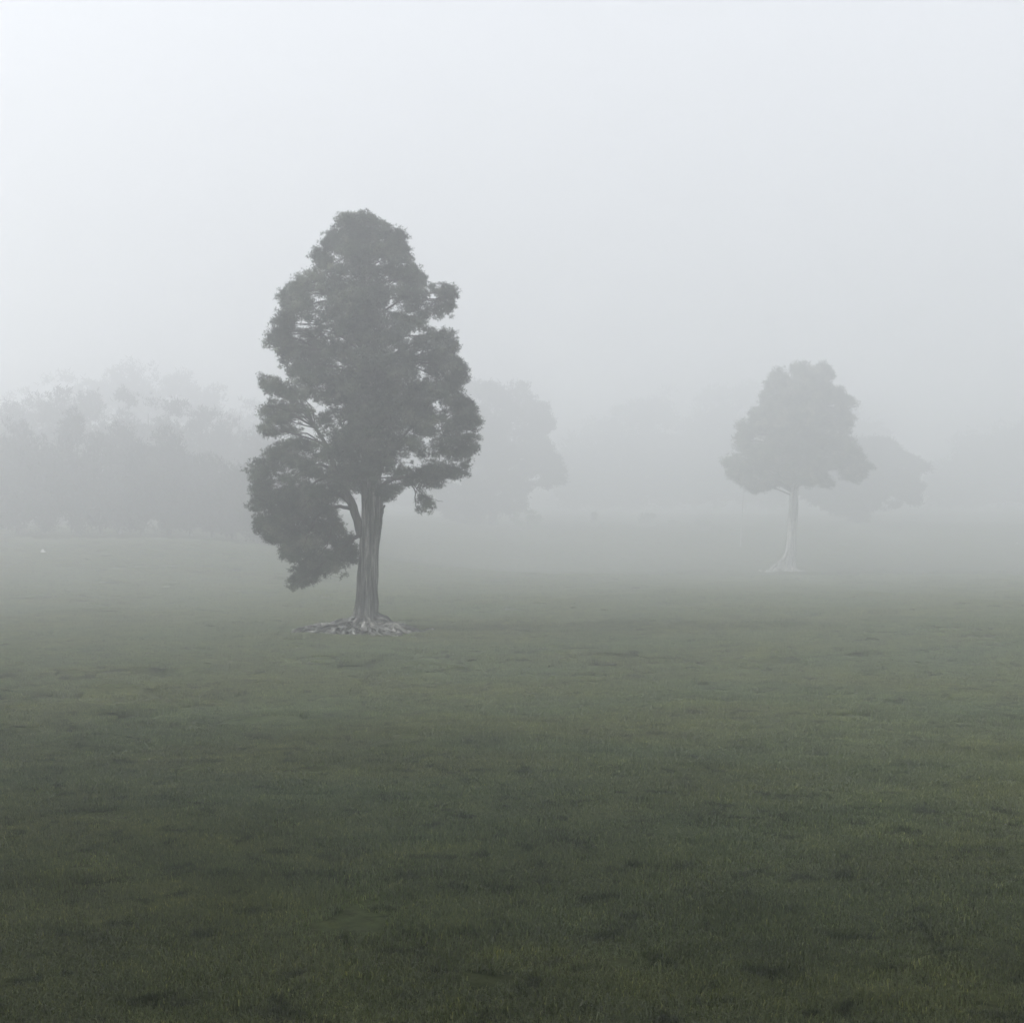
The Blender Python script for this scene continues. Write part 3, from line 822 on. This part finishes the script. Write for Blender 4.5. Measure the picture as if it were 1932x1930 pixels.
# --- pale stones
def stone(px, py, s, seed, label):
    ys = np.arange(30, 180, 0.5); rows = HOR + (CAM_Z - gh(wx(px, ys), ys, False)) * F / ys
    Y = float(ys[np.argmax(rows < py)])
    r = np.random.default_rng(seed)
    n1, n2 = 10, 14
    V = []
    for a in range(n1):
        ph = math.pi * a / (n1 - 1)
        for b in range(n2):
            t = 2 * math.pi * b / n2
            V.append((math.sin(ph) * math.cos(t) * 0.9, math.sin(ph) * math.sin(t) * 0.7, math.cos(ph) * (0.95 if ph < 1.6 else 0.3)))
    V = np.array(V)
    V[:, :2] *= (1 - 0.45 * np.clip(V[:, 2:3], 0, 1))
    V *= s * (1 + 0.5 * noise3(V[:, 0] * 1.6 + seed, V[:, 1] * 1.6, V[:, 2] * 1.6, seed))[:, None]
    i = np.arange(n1 - 1)[:, None] * n2; j = np.arange(n2)[None]
    q = np.stack([i + j, i + n2 + j, i + n2 + (j + 1) % n2, i + (j + 1) % n2], -1).reshape(-1, 4)
    o = mesh_obj('stone', V, np.concatenate([q[:, [0, 1, 2]], q[:, [0, 2, 3]]]), M_stone, smooth=True,
                 loc=(wx(px, Y), Y, float(gh(wx(px, Y), Y)) + 0.05))
    tag(o, label, 'stone')


stone(81, 1044, 0.19, 1, 'small white stone in the grass before the left shelterbelt')
stone(1919, 1028, 0.12, 2, 'small white stone in the grass at the right edge of the field')


# ------------------------------------------------------------------ unseen trees added round the viewpoint to shade the near grass
def added_shade_tree(x, y, top, low, rad, seed, label):
    r = np.random.default_rng(seed)
    Z0 = float(gh(x, y, False))
    root = empty('broad_tree', (x, y, Z0)); tag(root, label, 'tree', 'unseen shade trees added round the viewpoint')
    P = spline([(0, 0, -0.3), (0.1, 0, 2), (0, 0.2, 6), (0.2, 0.1, top * 0.75)], 20)
    V, T = tube(P, [0.6, 0.42, 0.36, 0.12], 16, 0.12, seed); mesh_obj('trunk', V, T, M_bark, root, smooth=True)
    for k in range(9):
        th = k * 2.4 + r.uniform(-0.3, 0.3); A = P[9 + k % 8]
        e = np.array([math.cos(th) * rad * 0.8, math.sin(th) * rad * 0.8, r.uniform(low + 1.0, top - 2)])
        V, T = tube(spline([A, A + (e - A) * 0.5 + np.array([0, 0, 0.8]), e], 10), [0.17, 0.05], 7, 0.1, seed + k)
        mesh_obj('branch', V, T, M_twig, root, smooth=True)
    m = 30000
    u = r.normal(size=(m, 3)); u /= np.linalg.norm(u, axis=1)[:, None]
    q = u * (r.random(m) ** 0.4)[:, None] * np.array([rad, rad, (top - low) / 2]) + np.array([0, 0, (top + low) / 2])
    q = q[noise3(q[:, 0] / 1.3, q[:, 1] / 1.3, q[:, 2] / 1.0, seed) > -0.14]
    V, T, var = leaf_tris(q, u[:len(q)], 0.34, 0.10, 3, seed)
    mesh_obj('crown', V, T, M_leaf, root, attr={'var': var})


added_shade_tree(-10.5, -1.8, 15.5, 4.6, 6.4, 401, 'unseen broad tree added for shade, left of and behind the viewpoint')
added_shade_tree(-1.0, -1.2, 17.0, 7.2, 7.0, 402, 'unseen broad tree added for shade, straight behind the viewpoint')
added_shade_tree(9.8, -1.8, 15.0, 5.2, 6.6, 403, 'unseen broad tree added for shade, right of and behind the viewpoint')
added_shade_tree(-17.0, 6.5, 14.0, 3.6, 6.0, 404, 'unseen broad tree added for shade, out to the left of the viewpoint')
added_shade_tree(18.5, 4.5, 14.5, 3.6, 6.2, 405, 'unseen broad tree added for shade, out to the right of the viewpoint')

# ------------------------------------------------------------------ the fog
def make_haze():
    x0, x1, y0, y1, z0, z1 = -470, 470, -300, 600, -2.5, 36
    me = bpy.data.meshes.new('haze')
    me.from_pydata([(x, y, z) for x in (x0, x1) for y in (y0, y1) for z in (z0, z1)], [],
                   [(0, 1, 3, 2), (4, 6, 7, 5), (0, 4, 5, 1), (2, 3, 7, 6), (0, 2, 6, 4), (1, 5, 7, 3)])
    o = bpy.data.objects.new('haze', me); COL.objects.link(o)
    m = bpy.data.materials.new('fog'); m.use_nodes = True; nt = m.node_tree; nt.nodes.clear()
    out = nt.nodes.new('ShaderNodeOutputMaterial'); v = nt.nodes.new('ShaderNodeVolumePrincipled')
    v.inputs['Color'].default_value = (*HAZE_COL, 1); v.inputs['Density'].default_value = HAZE_DENSITY
    v.inputs['Anisotropy'].default_value = HAZE_G
    nt.links.new(v.outputs[0], out.inputs['Volume'])
    me.materials.append(m)
    tag(o, 'thick pale grey morning fog filling the air over the field', 'fog', kind='stuff')


make_haze()
